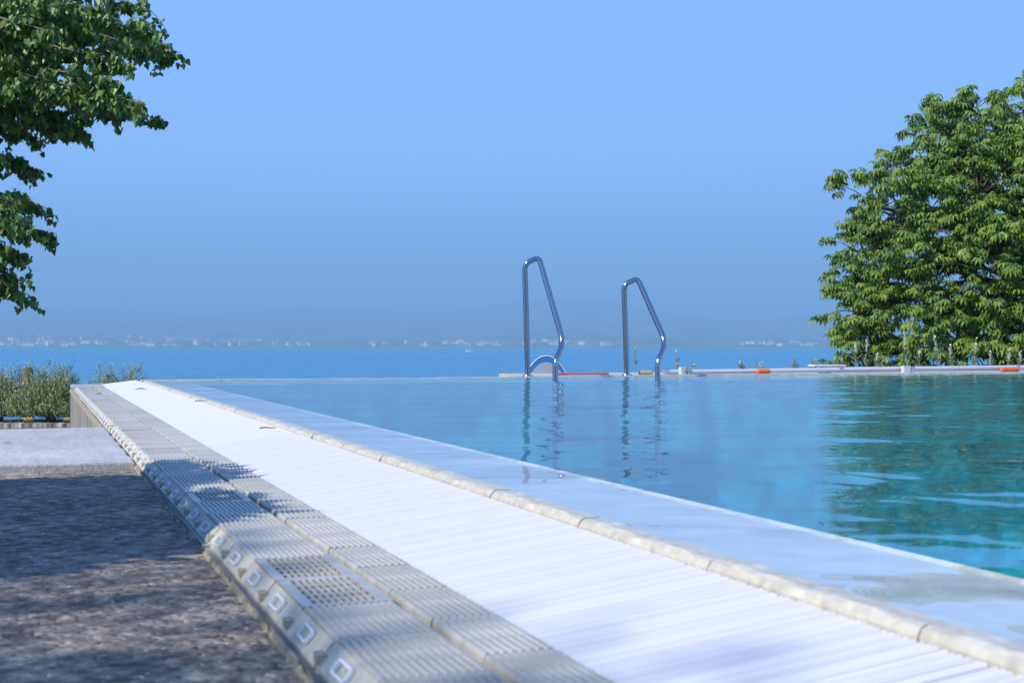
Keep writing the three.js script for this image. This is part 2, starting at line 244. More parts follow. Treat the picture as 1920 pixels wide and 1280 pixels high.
// far edge: low white coping stones
{
  const root = thing('far_coping', V(0, 0, 0), TH); struct(root, 'thin white coping along the far edge of the pool', 'coping'); reseed(31);
  const st = metric(new THREE.BoxGeometry(.596, .07, .13)); const hi = metric(new THREE.BoxGeometry(.596, .085, .13));
  for (let s = S_KERB + .3, k = 0; s < S_END; s += .6, k++) { const m = part(numbered('coping_stone'), s < 3.9 ? st : hi, M.kerb, root); m.position.set(s, -.032 + rr(-.003, .003), -T_FAR - .067 + rr(-.004, .004)); }
  part('outer_face', box(S_LEDGE, S_END, LOW - .5, -.07, -T_FAR - .2, -T_FAR - .052), M.wall, root);
}
// pavement left of the gutter
{
  const nx = 60, ny = 100, P = [], U = [], I = []; reseed(3); const f = fbm(201, 9, 9, 4);
  for (let j = 0; j <= ny; j++) for (let i = 0; i <= nx; i++) { const s = .261 - i / nx * 9, t = 3.80 - j / ny * 10; P.push(s, -.081 + .004 * (f(i / 30, j / 40) - .5), -t); U.push(s, t); }
  for (let j = 0; j < ny; j++) for (let i = 0; i < nx; i++) { const a = j * (nx + 1) + i; I.push(a, a + nx + 1, a + 1, a + 1, a + nx + 1, a + nx + 2); }
  const g = new THREE.BufferGeometry(); g.setAttribute('position', new THREE.Float32BufferAttribute(P, 3)); g.setAttribute('uv', new THREE.Float32BufferAttribute(U, 2)); g.setIndex(I); g.computeVertexNormals();
  struct(solo('asphalt_path', g, M.asphalt, V(0, 0, 0), TH), 'coarse dark grey asphalt in the shade beside the gutter', 'asphalt');
  const b = solo('path_bed', box(-8.7, .261, LOW - .3, -.093, -3.80, 6.3), M.stone, V(0, 0, 0), TH); struct(b, 'gravel bed under the asphalt', 'path bed');
}
{
  const s = new THREE.Shape(); const x0 = -9, x1 = .254; s.moveTo(x0, 3.82); s.lineTo(x1, 3.80); for (let k = 0; k <= 14; k++) s.lineTo(x1 + .004 * Math.sin(k * 2.3), 3.82 + k / 14 * 1.62); s.lineTo(x0, 5.55); s.closePath();
  let g = new THREE.ExtrudeGeometry(s, { depth: .9, bevelEnabled: true, bevelSize: .006, bevelThickness: .006, bevelSegments: 2 }); g.rotateX(-Math.PI / 2); g.computeVertexNormals(); g = metric(g); g.translate(0, -.966, 0);
  struct(solo('concrete_slab', g, M.concrete, V(0, 0, 0), TH), 'pale sunlit concrete slab beyond the asphalt beside the gutter', 'slab');
}

// ------------------------------------------------------------------ pool ladder
function tube(pts, r, seg = 90) { // rounded corners
  const path = new THREE.CurvePath(); const q = pts.map((p) => V(...p)); let prev = q[0];
  for (let i = 1; i < q.length - 1; i++) { const rad = pts[i][3] ?? .07, a = q[i].clone().add(q[i - 1].clone().sub(q[i]).setLength(rad)), b = q[i].clone().add(q[i + 1].clone().sub(q[i]).setLength(rad)); path.add(new THREE.LineCurve3(prev, a)); path.add(new THREE.QuadraticBezierCurve3(a, q[i].clone(), b)); prev = b; }
  path.add(new THREE.LineCurve3(prev, q[q.length - 1])); return new THREE.TubeGeometry(path, seg * 2, r, 18, false); }
{
  // pose read off the photograph: the rail stands on the far coping and its front post drops into the water
  const back = T_FAR + .09, root = thing('pool_ladder', W(3.97, 0, back), TH); tag(root, 'polished steel pool ladder with two tall handrails standing at the far pool edge', 'ladder');
  const rail = (s0, H, f) => { // local x = s, y, z = towards the camera; f = sideways reach of the front post
    const g = tube([[s0, -.02, 0], [s0 - .030, H - .06, 0, .05], [s0 + .085, H, .04, .05], [s0 + .205 * f, .30, .30, .10], [s0 + .10 * f, .135, .38, .06], [s0 + .098 * f, -.9, .39]], .024);
    const m = part('handrail', g, M.steel, root); const fl = new THREE.CylinderGeometry(.045, .05, .014, 24).translate(s0, .012, 0); part('flange', fl, M.steel, m); return m; };
  rail(0, 1.03, 1.0); rail(.935, .865, 1.12);
  for (let k = 0; k < 3; k++) { part('step', new THREE.BoxGeometry(.90, .03, .08).translate(.57, -.25 - k * .26, .40), M.steel, root); }
}

// ------------------------------------------------------------------ far side things
{
  const root = thing('far_bank', V(0, 0, 0), TH); struct(root, 'narrow pale paved bank behind the far pool edge', 'bank');
  part('paving', box(4.35, S_END, LOW - .5, -.006, -T_FAR - 1.9, -T_FAR - .2), M.concrete, root);
}
{ // dome shelter on the shore below
  const p = V(.58, groundY(.58, 24) + .0, -24), root = thing('pop_up_shelter', p, .15); root.scale.set(.93, 1.17, 1); tag(root, 'small blue and grey dome shelter showing above the far edge behind the ladder', 'shelter');
  const H = LOW + .05 - LOW + .92, arc = (a, h, z, n = 26) => { const r = []; for (let i = 0; i <= n; i++) { const q = Math.PI * i / n; r.push(V(-a * Math.cos(q), h * Math.sin(q), z)); } return r; };
  const shell = (a0, h0, z0, a1, h1, z1) => { const A = arc(a0, h0, z0), B = arc(a1, h1, z1), P = [], I = []; A.forEach((v, i) => { P.push(v.x, v.y, v.z, B[i].x, B[i].y, B[i].z); }); for (let i = 0; i < A.length - 1; i++) { const k = 2 * i; I.push(k, k + 1, k + 2, k + 1, k + 3, k + 2); } const g = new THREE.BufferGeometry(); g.setAttribute('position', new THREE.Float32BufferAttribute(P, 3)); g.setIndex(I); g.computeVertexNormals(); return g; };
  part('blue_panel', mergeGeometries([shell(.56, .98, .30, .548, .95, .303), shell(.548, .95, .303, .51, .89, .305), shell(.56, .98, .30, .58, 1.0, 0)]), std(.01, .20, .55, .6, { side: THREE.DoubleSide }), root);
  part('grey_panel', mergeGeometries([shell(.51, .89, .305, .30, .55, .32), shell(.30, .55, .32, .02, .03, .33)]), std(.36, .40, .46, .7, { side: THREE.DoubleSide }), root);
  part('back_panel', mergeGeometries([shell(.58, 1.0, 0, .46, .86, -.25), shell(.46, .86, -.25, .02, .03, -.5)]), std(.30, .36, .46, .7, { side: THREE.DoubleSide }), root);
  part('rim', new THREE.TubeGeometry(new THREE.CatmullRomCurve3(arc(.565, .985, .30)), 60, .012, 8), std(.72, .50, .47, .5), root);
}
{ // long pipes lying on the bank
  const mk = (s0, s1, t, y, r, label, rise = 0) => { const L = s1 - s0, root = thing('long_pipe', W(s0, y, t), TH); tag(root, label, 'pipe'); const g = new THREE.CylinderGeometry(r, r, L, 20).rotateZ(Math.PI / 2).translate(L / 2, r, 0); g.rotateZ(rise); part('tube', g, M.pipe, root); for (const x of [.02, L * .47, L - .02]) { const c = new THREE.CylinderGeometry(r * 1.22, r * 1.22, .05, 20).rotateZ(Math.PI / 2).translate(x, r, 0).rotateZ(rise); part('collar', c, M.galv, root); } return root; };
  mk(5.5, 9.6, T_FAR + .55, .001, .022, 'grey pipe lying behind the coping right of the ladder', .006);
  mk(7.3, 15.0, T_FAR + .75, .004, .026, 'longer grey pipe lying in front of the big leafy tree', .0035);
  const f = thing('flat_cap', W(7.3, .001, T_FAR + .62), TH); tag(f, 'small flat white plate on the end of the longer pipe', 'plate'); part('leg', box(-.04, .04, 0, .07, -.04, .04), M.galv, f); part('plate', box(-.16, .2, .07, .084, -.06, .06), M.white[0], f);
  const bx = thing('valve_box', W(5.66, .001, T_FAR + .42), TH); tag(bx, 'pair of small grey valve boxes beside the pipe end', 'valve box'); part('block', box(-.11, -.02, 0, .13, -.05, .05), M.pipe, bx); part('block', box(.0, .10, 0, .125, -.05, .05), M.galv, bx); bx.scale.setScalar(.55); part('stem', new THREE.CylinderGeometry(.012, .012, .12, 12).rotateZ(Math.PI / 2).translate(0, .07, .052), M.galv, bx);
  const b2 = thing('valve_box', W(8.17, .001, T_FAR + .46), TH); tag(b2, 'grey clamp block on the longer pipe near the weeds', 'valve box'); part('block', box(-.16, .0, 0, .14, -.05, .05), M.pipe, b2); part('block', box(.02, .10, 0, .13, -.05, .05), M.galv, b2); b2.scale.setScalar(.5);
  // orange and red markers
  const mkr = (s, t, w, h, label, mat) => { const root = thing('edge_marker', W(s, .001, t), TH); tag(root, label, 'marker'); part('strip', new THREE.CapsuleGeometry(h / 2, w, 4, 10).rotateZ(Math.PI / 2).translate(0, h / 2, 0), mat, root); part('foot', box(-w * .3, w * .3, 0, .006, -h, h), M.galv, root); };
  const or = std(.75, .12, .02, .6), red = std(.55, .09, .10, .6);
  mkr(6.47, T_FAR + .40, .10, .05, 'orange marker lying behind the coping between ladder and tree', or);
  mkr(9.37, T_FAR + .42, .18, .05, 'orange marker by the coping at the right edge of view', or);
  mkr(4.7, T_FAR + .6, .5, .022, 'thin red strip behind the coping beside the blue shelter', red);
  mkr(5.21, T_FAR + .34, .10, .045, 'small pale tan float by the second handrail', std(.50, .34, .18, .7));
}

// ------------------------------------------------------------------ weeds, tufts, litter
const greens = (b, v = .25) => { const k = 1 + rr(-v, v); return [b[0] * k * rr(.85, 1.15), b[1] * k, b[2] * k * rr(.8, 1.2)]; };
function tuft(n, rx, rz, h, base, lean = .5, wid = .006) { const s = new Soup(); for (let i = 0; i < n; i++) { const a = rnd() * 6.283, r = Math.sqrt(rnd()), p = V(Math.cos(a) * r * rx, 0, Math.sin(a) * r * rz), d = V(rr(-1, 1) * lean, 1, rr(-1, 1) * lean).normalize(), sd = V(Math.cos(a), 0, Math.sin(a)); s.blade(p, d, sd, h * rr(.5, 1.1), wid * rr(.7, 1.4), greens(base), .25); } return s.geo(); }
function stalk(h, n, base, head) { const s = new Soup(); const sd = V(1, 0, 0), sd2 = V(0, 0, 1); const lean = V(rr(-.15, .15), 1, rr(-.1, .1)).normalize(); const c = greens(base); s.blade(V(0, 0, 0), lean, sd, h, .007, c); s.blade(V(0, 0, 0), lean, sd2, h, .007, c);
  for (let i = 0; i < n; i++) { const f = rr(.12, 1), a = rnd() * 6.283, p = lean.clone().multiplyScalar(h * f), top = f > .55; s.blade(p, V(Math.cos(a), top ? 1.3 : .9, Math.sin(a)).normalize(), V(-Math.sin(a), 0, Math.cos(a)), top ? rr(.02, .045) : rr(.05, .10), top ? .020 : .018, greens(top ? head : base)); } return s.geo(); }
reseed(404);
{
  const OL = [.16, .15, .06];
  const mk = (s, t, y, n, rx, h, label, group) => tag(solo('grass_tuft', tuft(n, rx, .05, h, OL, .8), M.grass, W(s, y, t), TH), label, 'grass', group);
  const labels = ['low olive grass tuft just left of the ladder behind the far coping', 'third olive tuft from the ladder along the far coping', 'fourth olive tuft from the ladder along the far coping', 'fifth olive tuft from the ladder along the far coping'];
  [[3.55, 0], [3.08, 0], [2.6, 0], [2.12, 0]].forEach(([s], i) => mk(s, T_FAR + .165, -.075, 150, .12, .065, labels[i], 'grass tufts behind the far coping'));
  for (let k = 0; k < 14; k++) { const s = rr(1.0, 1.9); mk(s, T_FAR + .165, -.075, 12, .02, .06, 'sparse dry tuft behind the far coping near the gutter corner', 'sparse tufts near the corner'); }
  // silvery stalks and weeds on the bank at the right
  const px = [[1392, .10], [1492, .11], [1527, .12], [1580, .13], [1607, .30], [1625, .36], [1648, .18], [1703, .42], [1722, .24], [1764, .38], [1785, .28], [1828, .36], [1860, .20], [1895, .24], [1915, .2]];
  px.forEach(([x, h], i) => { const a = (x - 960) / 2450, t = T_FAR + rr(.95, 1.5), s = t * (sn + a * cs) / (cs - a * sn); tag(solo('weed_stalk', stalk(h, 60, [.24, .30, .16], [.55, .58, .44]), M.grass, W(s, -.002, t)), 'silvery green weed stalk on the bank before the big tree', 'weed', 'weed stalks on the bank'); });
  const t2 = [[1192, .30, 'thin leaning yellowish stalk between the two handrails and valve box'], [1272, .26, 'dry curved straw beside the valve boxes'], [1300, .11, 'short weed right of the valve boxes'], [1428, .13, 'short weed beside the orange marker']];
  t2.forEach(([x, h, l]) => { const a = (x - 960) / 2450, t = T_FAR + .85, s = t * (sn + a * cs) / (cs - a * sn); tag(solo('weed_stalk', stalk(h, 12, [.30, .30, .14], [.40, .40, .20]), M.grass, W(s, -.002, t)), l, 'weed'); });
}
{ // litter on the white grating and the grates
  const twig = (L) => limb([V(-L / 2, .002, 0), V(-L * .1, .004, .004), V(L * .2, .002, -.003), V(L / 2, .003, .004)], .0022, .0012, 6, 8);
  const brown = std(.14, .08, .05, .9), dark = std(.05, .05, .06, .9);
  const put = (name, g, m, s, t, turn, label) => tag(solo(name, g, m, W(s, G_Y + .0075 + Math.max(0, s - WH0) / .263 * .032 + (s > WH0 ? .008 : -.003), t), turn), label, 'litter');
  put('twig', twig(.07), dark, .63, 8.6, .4, 'small dark twigs on the white grating near its far end');
  put('twig', twig(.05), dark, .645, 8.75, -.5, 'tiny dark twig behind another at the far end of the grating');
  put('twig', twig(.06), brown, .735, 6.3, .7, 'brown twig beside the kerb stones far along the grating');
  put('twig', twig(.05), dark, .70, 4.2, .2, 'short dark twig on the middle of the white grating');
  const lf = (k) => { const s = new Soup(); s.blade(V(0, .002, 0), V(1, .12, 0).normalize(), V(0, .25, 1).normalize(), .05 * k, .022 * k, [.20, .09, .04], .1); s.blade(V(.01, .004, 0), V(.8, .3, .4).normalize(), V(.3, .2, 1).normalize(), .04 * k, .02 * k, [.24, .11, .05], .1); return s.geo(); };
  const dead = (s, t, y, k, turn, l) => tag(solo('dead_leaf', lf(k), M.grass, W(s, y, t), turn), l, 'leaf');
  dead(.345, 8.6, G_Y + .005, 1.1, .5, 'reddish brown dead leaf on the grates near the far corner'); dead(.262, 5.25, -.05, 1.0, 1.4, 'tan dead leaf at the slab corner by the gutter rim');
  dead(-.1, 4.6, -.058, .6, .3, 'dark scrap on the concrete slab, nearest the gutter'); dead(-.28, 4.75, -.058, .6, 1.1, 'dark scrap in the middle of the concrete slab'); dead(-.42, 4.9, -.058, .6, 2.1, 'dark scrap on the slab at the left edge of view');
}
// slots in the white grating are the gaps between its bars

// ------------------------------------------------------------------ left: bushes, post, kerb beam
function bush(pos, rx, ry, rz, n, base, tip, label) {
  const root = thing('silvery_bush', pos); tag(root, label, 'bush', 'bushes below the pool corner'); const s = new Soup(), stems = [];
  for (let i = 0; i < n; i++) { const a = rnd() * 6.283, e = Math.acos(1 - rnd() * .97), q = Math.pow(rnd(), .4), d = V(Math.sin(e) * Math.cos(a), Math.cos(e), Math.sin(e) * Math.sin(a));
    const lump = 1 + .18 * Math.sin(a * 4 + pos.x) + .14 * Math.sin(e * 7 + a * 2), c = V(d.x * rx * q * lump, .06 + d.y * ry * q * lump * .9, d.z * rz * q * lump), g = V(d.x * .7 + rr(-.3, .3), .8 + rr(-.1, .3), d.z * .7 + rr(-.3, .3)).normalize(), len = rr(.10, .2);
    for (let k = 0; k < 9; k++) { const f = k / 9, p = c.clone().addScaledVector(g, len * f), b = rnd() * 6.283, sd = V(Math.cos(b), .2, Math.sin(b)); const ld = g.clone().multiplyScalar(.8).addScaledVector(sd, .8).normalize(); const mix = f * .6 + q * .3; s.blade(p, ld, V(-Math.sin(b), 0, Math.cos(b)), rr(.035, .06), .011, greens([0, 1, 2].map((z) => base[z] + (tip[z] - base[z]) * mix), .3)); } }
  part('foliage', s.geo(), M.grass, root).userData.kind = 'stuff';
  for (let i = 0; i < 9; i++) { const a = rnd() * 6.283; stems.push(limb([V(rr(-.05, .05), -.06, rr(-.05, .05)), V(Math.cos(a) * rx * .3, ry * .4, Math.sin(a) * rz * .3), V(Math.cos(a) * rx * .6, ry * .75, Math.sin(a) * rz * .6)], .016, .005, 6, 6)); }
  part('stems', mergeGeometries(stems), M.bark, root);
}
reseed(808);
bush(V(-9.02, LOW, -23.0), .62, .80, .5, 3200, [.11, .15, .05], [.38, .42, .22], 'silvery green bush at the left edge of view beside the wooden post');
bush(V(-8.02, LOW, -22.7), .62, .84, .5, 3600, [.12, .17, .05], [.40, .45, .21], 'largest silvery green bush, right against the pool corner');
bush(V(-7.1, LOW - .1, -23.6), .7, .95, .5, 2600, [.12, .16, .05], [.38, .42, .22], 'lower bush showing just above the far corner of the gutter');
{
  const g = new THREE.LatheGeometry([[0, 0], [.098, 0], [.096, .3], [.093, .9], [.088, .925], [.07, .935], [0, .938]].map(([a, b]) => new THREE.Vector2(a, b)), 24);
  tag(solo('wooden_post', g, M.post, V(-8.87, groundY(-8.87, 23.9) - .32 + .34, -23.9)), 'short weathered round wooden post standing behind the bushes', 'post');
  const root = thing('kerb_beam', V(-11.5, LOW, -21.6)); tag(root, 'low grey concrete kerb before the bushes', 'kerb'); for (let k = 0; k < 4; k++) part(numbered('block'), metric(box(k * 1.25 + .006, k * 1.25 + 1.244, -.12, .06, -.1, .1)), M.wall, root);
  const yel = [[-8.98, 22.25, 'yellow flower clump at the left edge below the bush'], [-8.22, 22.2, 'yellow flower clump at the foot of the largest bush'], [-7.55, 22.2, 'small yellow flower clump beside the gutter wall']];
  for (const [x, d, l] of yel) { const r = thing('flower_clump', V(x, groundY(x, d), -d)); tag(r, l, 'flowers', 'yellow flowers by the bushes'); const s = new Soup(), f = new Soup(); for (let i = 0; i < 60; i++) { const a = rnd() * 6.283, q = Math.sqrt(rnd()) * .09, p = V(Math.cos(a) * q, 0, Math.sin(a) * q); s.blade(p, V(rr(-.4, .4), 1, rr(-.4, .4)).normalize(), V(Math.cos(a), 0, Math.sin(a)), .08, .012, greens([.12, .14, .03])); }
    for (let i = 0; i < 70; i++) { const a = rnd() * 6.283, q = Math.sqrt(rnd()) * .09, p = V(Math.cos(a) * q, rr(.05, .11), Math.sin(a) * q); const b = rnd() * 6.283; f.blade(p, V(Math.cos(b), .5, Math.sin(b)).normalize(), V(-Math.sin(b), 0, Math.cos(b)), .035, .028, greens([.80, .55, .02], .12)); }
    part('leaves', s.geo(), M.grass, r); part('petals', f.geo(), M.grass, r); }
  const lit = new Soup(); for (let i = 0; i < 900; i++) { const x = rr(-11, -6.8), d = rr(21.75, 22.6), p = V(x, groundY(x, d) + .004, -d), b = rnd() * 6.283; lit.blade(p, V(Math.cos(b), rr(.1, .6), Math.sin(b)).normalize(), V(-Math.sin(b), .2, Math.cos(b)), rr(.03, .07), .03, greens(rnd() < .5 ? [.30, .17, .07] : [.22, .18, .08], .4)); }
  tag(solo('leaf_litter', lit.geo(), M.grass), 'brown leaf litter strewn along the grey kerb', 'litter', null, 'stuff');
}

// ------------------------------------------------------------------ trees
// poplar at the left: long limbs reaching into the view, small pointed leaves
const poplarLeaf = (k) => { const s = .068, f = .10 + .05 * k, c = [[.095, .19, .022], [.13, .24, .026], [.065, .14, .022], [.18, .29, .04]][k], so = new Soup(), P = [V(0, 0, 0), V(s * .48, -s * .22, f * s), V(s * .40, -s * .5, f * s * .7), V(0, -s * 1.1, -.1 * s), V(-s * .40, -s * .5, f * s * .7), V(-s * .48, -s * .22, f * s)];
  const m = V(0, -s * .4, -.06 * s); for (let i = 0; i < 6; i++) so.tri(P[i], m, P[(i + 1) % 6], c); so.tri(V(-.0012, .035, 0), V(.0012, .035, 0), V(0, 0, 0), c); return so.geo(); };
{
  reseed(1201);
  const base = V(-8.3, LOW, -13.6), root = thing('poplar_tree', base); tag(root, 'poplar at the left whose leafy branches hang into the upper corner', 'tree');
  const toLocal = (x, y, z) => V(x - base.x, y - base.y, z - base.z), woods = [];
  woods.push(limb([V(0, -.3, 0), V(.1, 2, 0), V(.0, 4.5, .1), V(.1, 7.8, 0)], .24, .07, 12, 16));
  const variants = [0, 1, 2, 3].map(poplarLeaf), mats = []; const leafMat = M.leaf;
  const Z = 13, at = (x, y, z) => toLocal((x - 960) / 2450 * z, .26 + (650 - y) / 2450 * z, -z);
  const ends = [[250, 120], [215, 150], [180, 185], [300, 60], [318, 108], [272, 195], [110, 215], [145, 232], [30, 380], [58, 420], [22, 520], [335, 98], [296, 222], [285, 20], [236, 180], [205, 105], [164, 250], [132, 165], [268, 90], [75, 262], [66, 318], [92, 392], [98, 440], [44, 480], [42, 548], [22, 420], [5, 300], [0, 110], [100, 60], [195, 15], [262, -70], [330, -130], [60, 20], [150, -60], [10, 190], [60, 200], [-40, 360], [-60, 500], [-90, 230], [-120, 90], [-30, -60], [70, -150], [-160, -200], [220, -210], [-230, 60], [-210, 330], [-190, 500], [110, 110], [170, 60], [235, 55], [40, 90], [120, 15], [-10, 30]];
  const tips = [];
  ends.forEach(([ex, ey], bi) => { const z = Z + rr(-1.1, 1.1), e = at(ex, ey, z), hgt = Math.min(7, Math.max(1.4, e.y + rr(.1, .9))), st = V(.05, hgt - .2, 0), mid = st.clone().lerp(e, .5); mid.y += rr(.25, .5); const pre = st.clone().lerp(e, .8); pre.y += .18;
    const pts = [st, mid, pre, e]; woods.push(limb(pts, .035, .004, 6, 12)); const cv = new THREE.CatmullRomCurve3(pts); const low = ey > 360;
    for (let k = 0; k < 40; k++) { const f = k < 1 ? .985 : rr(.42, .99), p = cv.getPoint(f), a = rnd() * 6.283, L = rr(.12, .55) * (1.2 - f * .8); const q = p.clone().add(V(Math.cos(a) * L * .8, L * rr(-.85, .45), Math.sin(a) * L)); const m = p.clone().lerp(q, .5); m.y += L * .12; woods.push(limb([p, m, q], .004, .0015, 4, 3)); tips.push([p, m, q, low]); } });
  // rest of the crown, out of view
  for (let i = 0; i < 420; i++) { const a = rnd() * 6.283, e = rr(-.5, 1.2), R = 2.6 * Math.pow(rnd(), .35), p = V(Math.cos(a) * Math.cos(e) * R * .9 - .8, 5.4 + Math.sin(e) * R * 1.2, Math.sin(a) * Math.cos(e) * R); const wx = p.x + base.x, wz = -(p.z + base.z), wy = p.y + base.y; if (wx > -.40 * wz && wy < wz * .29) continue; const q = p.clone().add(V(rr(-.3, .3), rr(-.35, -.05), rr(-.3, .3))); tips.push([p, p.clone().lerp(q, .5), q, false]); }
  part('trunk', mergeGeometries(woods.map((g) => { g.deleteAttribute('uv'); return g; })), M.greybark, root);
  const all = []; for (const [p, m, q] of tips) { const n = 16; for (let i = 0; i < n; i++) { const f = (i + rnd()) / n, c = f < .5 ? p.clone().lerp(m, f * 2) : m.clone().lerp(q, f * 2 - 1); c.add(V(rr(-.045, .045), rr(-.07, .02), rr(-.045, .045))); const k = rr(.75, 1.2); const o = new THREE.Object3D(); o.position.copy(c); o.rotation.set(rr(-.7, .6), rnd() * 6.283, rr(-.6, .6), 'YXZ'); o.scale.setScalar(k); o.updateMatrix(); all.push([o.matrix.clone(), Math.floor(rnd() * 4), c, k]); } }
  // the 300 that show largest: in view and nearest
  const shown = all.map((l, i) => { const c = l[2].clone().add(base), x = 960 + c.x / -c.z * 2450, y = 650 - (c.y - .26) / -c.z * 2450; return [x > 0 && y > 0 ? l[3] / -c.z : 0, i]; }).sort((a, b) => b[0] - a[0]).slice(0, 300); const pick = new Set(shown.map((q) => q[1]));
  const inst = [[], [], [], []]; all.forEach(([m, v], i) => { if (pick.has(i)) { const l = part(numbered('leaf'), variants[v], leafMat, root); l.matrixAutoUpdate = true; m.decompose(l.position, l.quaternion, l.scale); } else inst[v].push(m); });
  const so = []; inst.forEach((ms, v) => ms.forEach((m) => so.push([v, m])));
  const geos = [[], []]; const tot = so.length; // one crown of all other leaves
  const P = [], N = [], C = []; const v3 = V(0, 0, 0), nm = new THREE.Matrix3(); for (const [v, m] of so) { const g = variants[v], p = g.attributes.position, n = g.attributes.normal, c = g.attributes.color; nm.getNormalMatrix(m); for (let i = 0; i < p.count; i++) { v3.fromBufferAttribute(p, i).applyMatrix4(m); P.push(v3.x, v3.y, v3.z); v3.fromBufferAttribute(n, i).applyMatrix3(nm).normalize(); N.push(v3.x, v3.y, v3.z); C.push(c.getX(i), c.getY(i), c.getZ(i)); } }
  const g = new THREE.BufferGeometry(); g.setAttribute('position', new THREE.Float32BufferAttribute(P, 3)); g.setAttribute('normal', new THREE.Float32BufferAttribute(N, 3)); g.setAttribute('color', new THREE.Float32BufferAttribute(C, 3)); part('crown', g, leafMat, root).userData.kind = 'stuff';
}
// horse chestnut at the right: whorls of drooping palmate leaves
const chestnutLeaf = (k) => { const so = new Soup(), c = [[.12, .22, .015], [.16, .27, .018], [.085, .18, .028], [.21, .31, .022]][k]; const n = 7; for (let i = 0; i < n; i++) { const a = (i / (n - 1) - .5) * 4.1, L = .155 * (1 - .38 * Math.abs(i / (n - 1) - .5) * 2), w = L * .36, d = V(Math.sin(a), -.28, Math.cos(a)).normalize(), sd = V(Math.cos(a), 0, -Math.sin(a)); const p = V(0, 0, 0), q = d.clone().multiplyScalar(L * .62); q.y -= .006; const tip = d.clone().multiplyScalar(L); tip.y -= L * .42; const l = q.clone().addScaledVector(sd, w / 2), r = q.clone().addScaledVector(sd, -w / 2); l.y += .014; r.y += .014; const cc = c.map((x) => x * (1 + .12 * Math.sin(i * 3 + k))); so.tri(p, l, q, cc); so.tri(p, q, r, cc); so.tri(l, tip, q, cc); so.tri(q, tip, r, cc); } so.tri(V(-.002, 0, 0), V(.002, 0, 0), V(0, .01, -.12), c); return so.geo(); };
{
  reseed(3301);
  const base = V(11.2, LOW - .15, -26), root = thing('chestnut_tree', base); tag(root, 'big dense green chestnut tree behind the pipes at the right', 'tree');
  const lobes = [[7.1, 2.95, -25.2, .75], [6.95, 2.0, -25.6, .7], [6.85, .95, -25.2, .75], [6.75, .1, -25.3, .6], [7.75, 2.4, -24.9, 1.15], [7.7, 1.0, -24.6, 1.1], [8.15, 3.75, -25.4, .85], [8.7, 4.35, -25.6, .8], [9.1, 4.95, -25.8, .45], [8.75, 3.1, -24.5, 1.3], [8.7, 1.7, -24.0, 1.3], [8.5, .3, -24.2, 1.1], [9.9, 2.6, -24, 1.4], [9.9, 4.0, -24.9, 1.15], [9.8, .9, -23.6, 1.3], [9.8, -.2, -23.9, 1.0], [10.6, 4.6, -26, 1.0], [11.4, 3.2, -23.6, 1.6], [11.4, 1.2, -23.4, 1.6], [11.6, 4.9, -25.2, 1.3], [12.9, 2.2, -23.9, 1.8], [13, 4.2, -25, 1.6], [12.4, 5.6, -26.2, 1.3], [14.3, 3.2, -26, 1.9], [7.6, -.45, -24.8, .8], [11, 0, -23.5, 1.1]];
  const woods = [limb([V(0, -.3, 0), V(.1, 1.2, .1), V(0, 3, 0), V(-.1, 6.4, .1)], .34, .08, 12, 14)]; const shoots = [];
  lobes.forEach(([x, y, z, r]) => { const c = V(x - base.x, y - base.y, z - base.z), st = V(0, Math.max(.9, c.y * .65), 0), mid = st.clone().lerp(c, .55); mid.y += .25; woods.push(limb([st, mid, c], .09, .03, 7, 10));
    const n = Math.round(74 * r * r) + 14; for (let i = 0; i < n; i++) { const u = rnd() * 2 - 1, a = rnd() * 6.283, q = Math.sqrt(1 - u * u), R = r * (rnd() < .72 ? rr(.82, 1.13) : rr(.4, .8)) * (1 + .12 * Math.sin(a * 3 + c.x * 5) + .10 * Math.sin(u * 6 + c.y * 4)), d = V(q * Math.cos(a), u, q * Math.sin(a)), p = c.clone().addScaledVector(d, R); if (p.y < .25) continue; shoots.push([p, d]); if (i % 3 === 0) woods.push(limb([c.clone().lerp(p, .15), c.clone().lerp(p, .6).add(V(0, .08, 0)), p], .014, .005, 5, 5)); } });
  part('trunk', mergeGeometries(woods), M.bark, root);
  const variants = [0, 1, 2, 3].map(chestnutLeaf), all = [];
  for (const [p, d] of shoots) { const n = 6 + Math.floor(rnd() * 3), a0 = rnd() * 6.283; for (let i = 0; i < n; i++) { const a = a0 + i / n * 6.283 + rr(-.3, .3), o = new THREE.Object3D(), out = V(Math.sin(a), 0, Math.cos(a)); o.position.copy(p).addScaledVector(out, rr(.06, .15)); o.position.y += rr(-.09, .06); o.position.addScaledVector(d, .05); o.rotation.set(rr(-.25, .95), a, rr(-.45, .45), 'YXZ'); o.scale.setScalar(rr(.75, 1.15)); o.updateMatrix(); all.push([o.matrix.clone(), Math.floor(rnd() * 4), o.position.clone(), o.scale.x]); } }
  const shown = all.map((l, i) => { const c = l[2].clone().add(base), x = 960 + c.x / -c.z * 2450; return [x < 1920 ? l[3] / -c.z : 0, i]; }).sort((a, b) => b[0] - a[0]).slice(0, 300); const pick = new Set(shown.map((q) => q[1]));
  const P = [], N = [], C = [], v3 = V(0, 0, 0), nm = new THREE.Matrix3();
  all.forEach(([m, v], k) => { const g = variants[v]; if (pick.has(k)) { const l = part(numbered('leaf'), g, M.leaf, root); m.decompose(l.position, l.quaternion, l.scale); return; } const p = g.attributes.position, n = g.attributes.normal, c = g.attributes.color; nm.getNormalMatrix(m); for (let i = 0; i < p.count; i++) { v3.fromBufferAttribute(p, i).applyMatrix4(m); P.push(v3.x, v3.y, v3.z); v3.fromBufferAttribute(n, i).applyMatrix3(nm).normalize(); N.push(v3.x, v3.y, v3.z); C.push(c.getX(i), c.getY(i), c.getZ(i)); } });
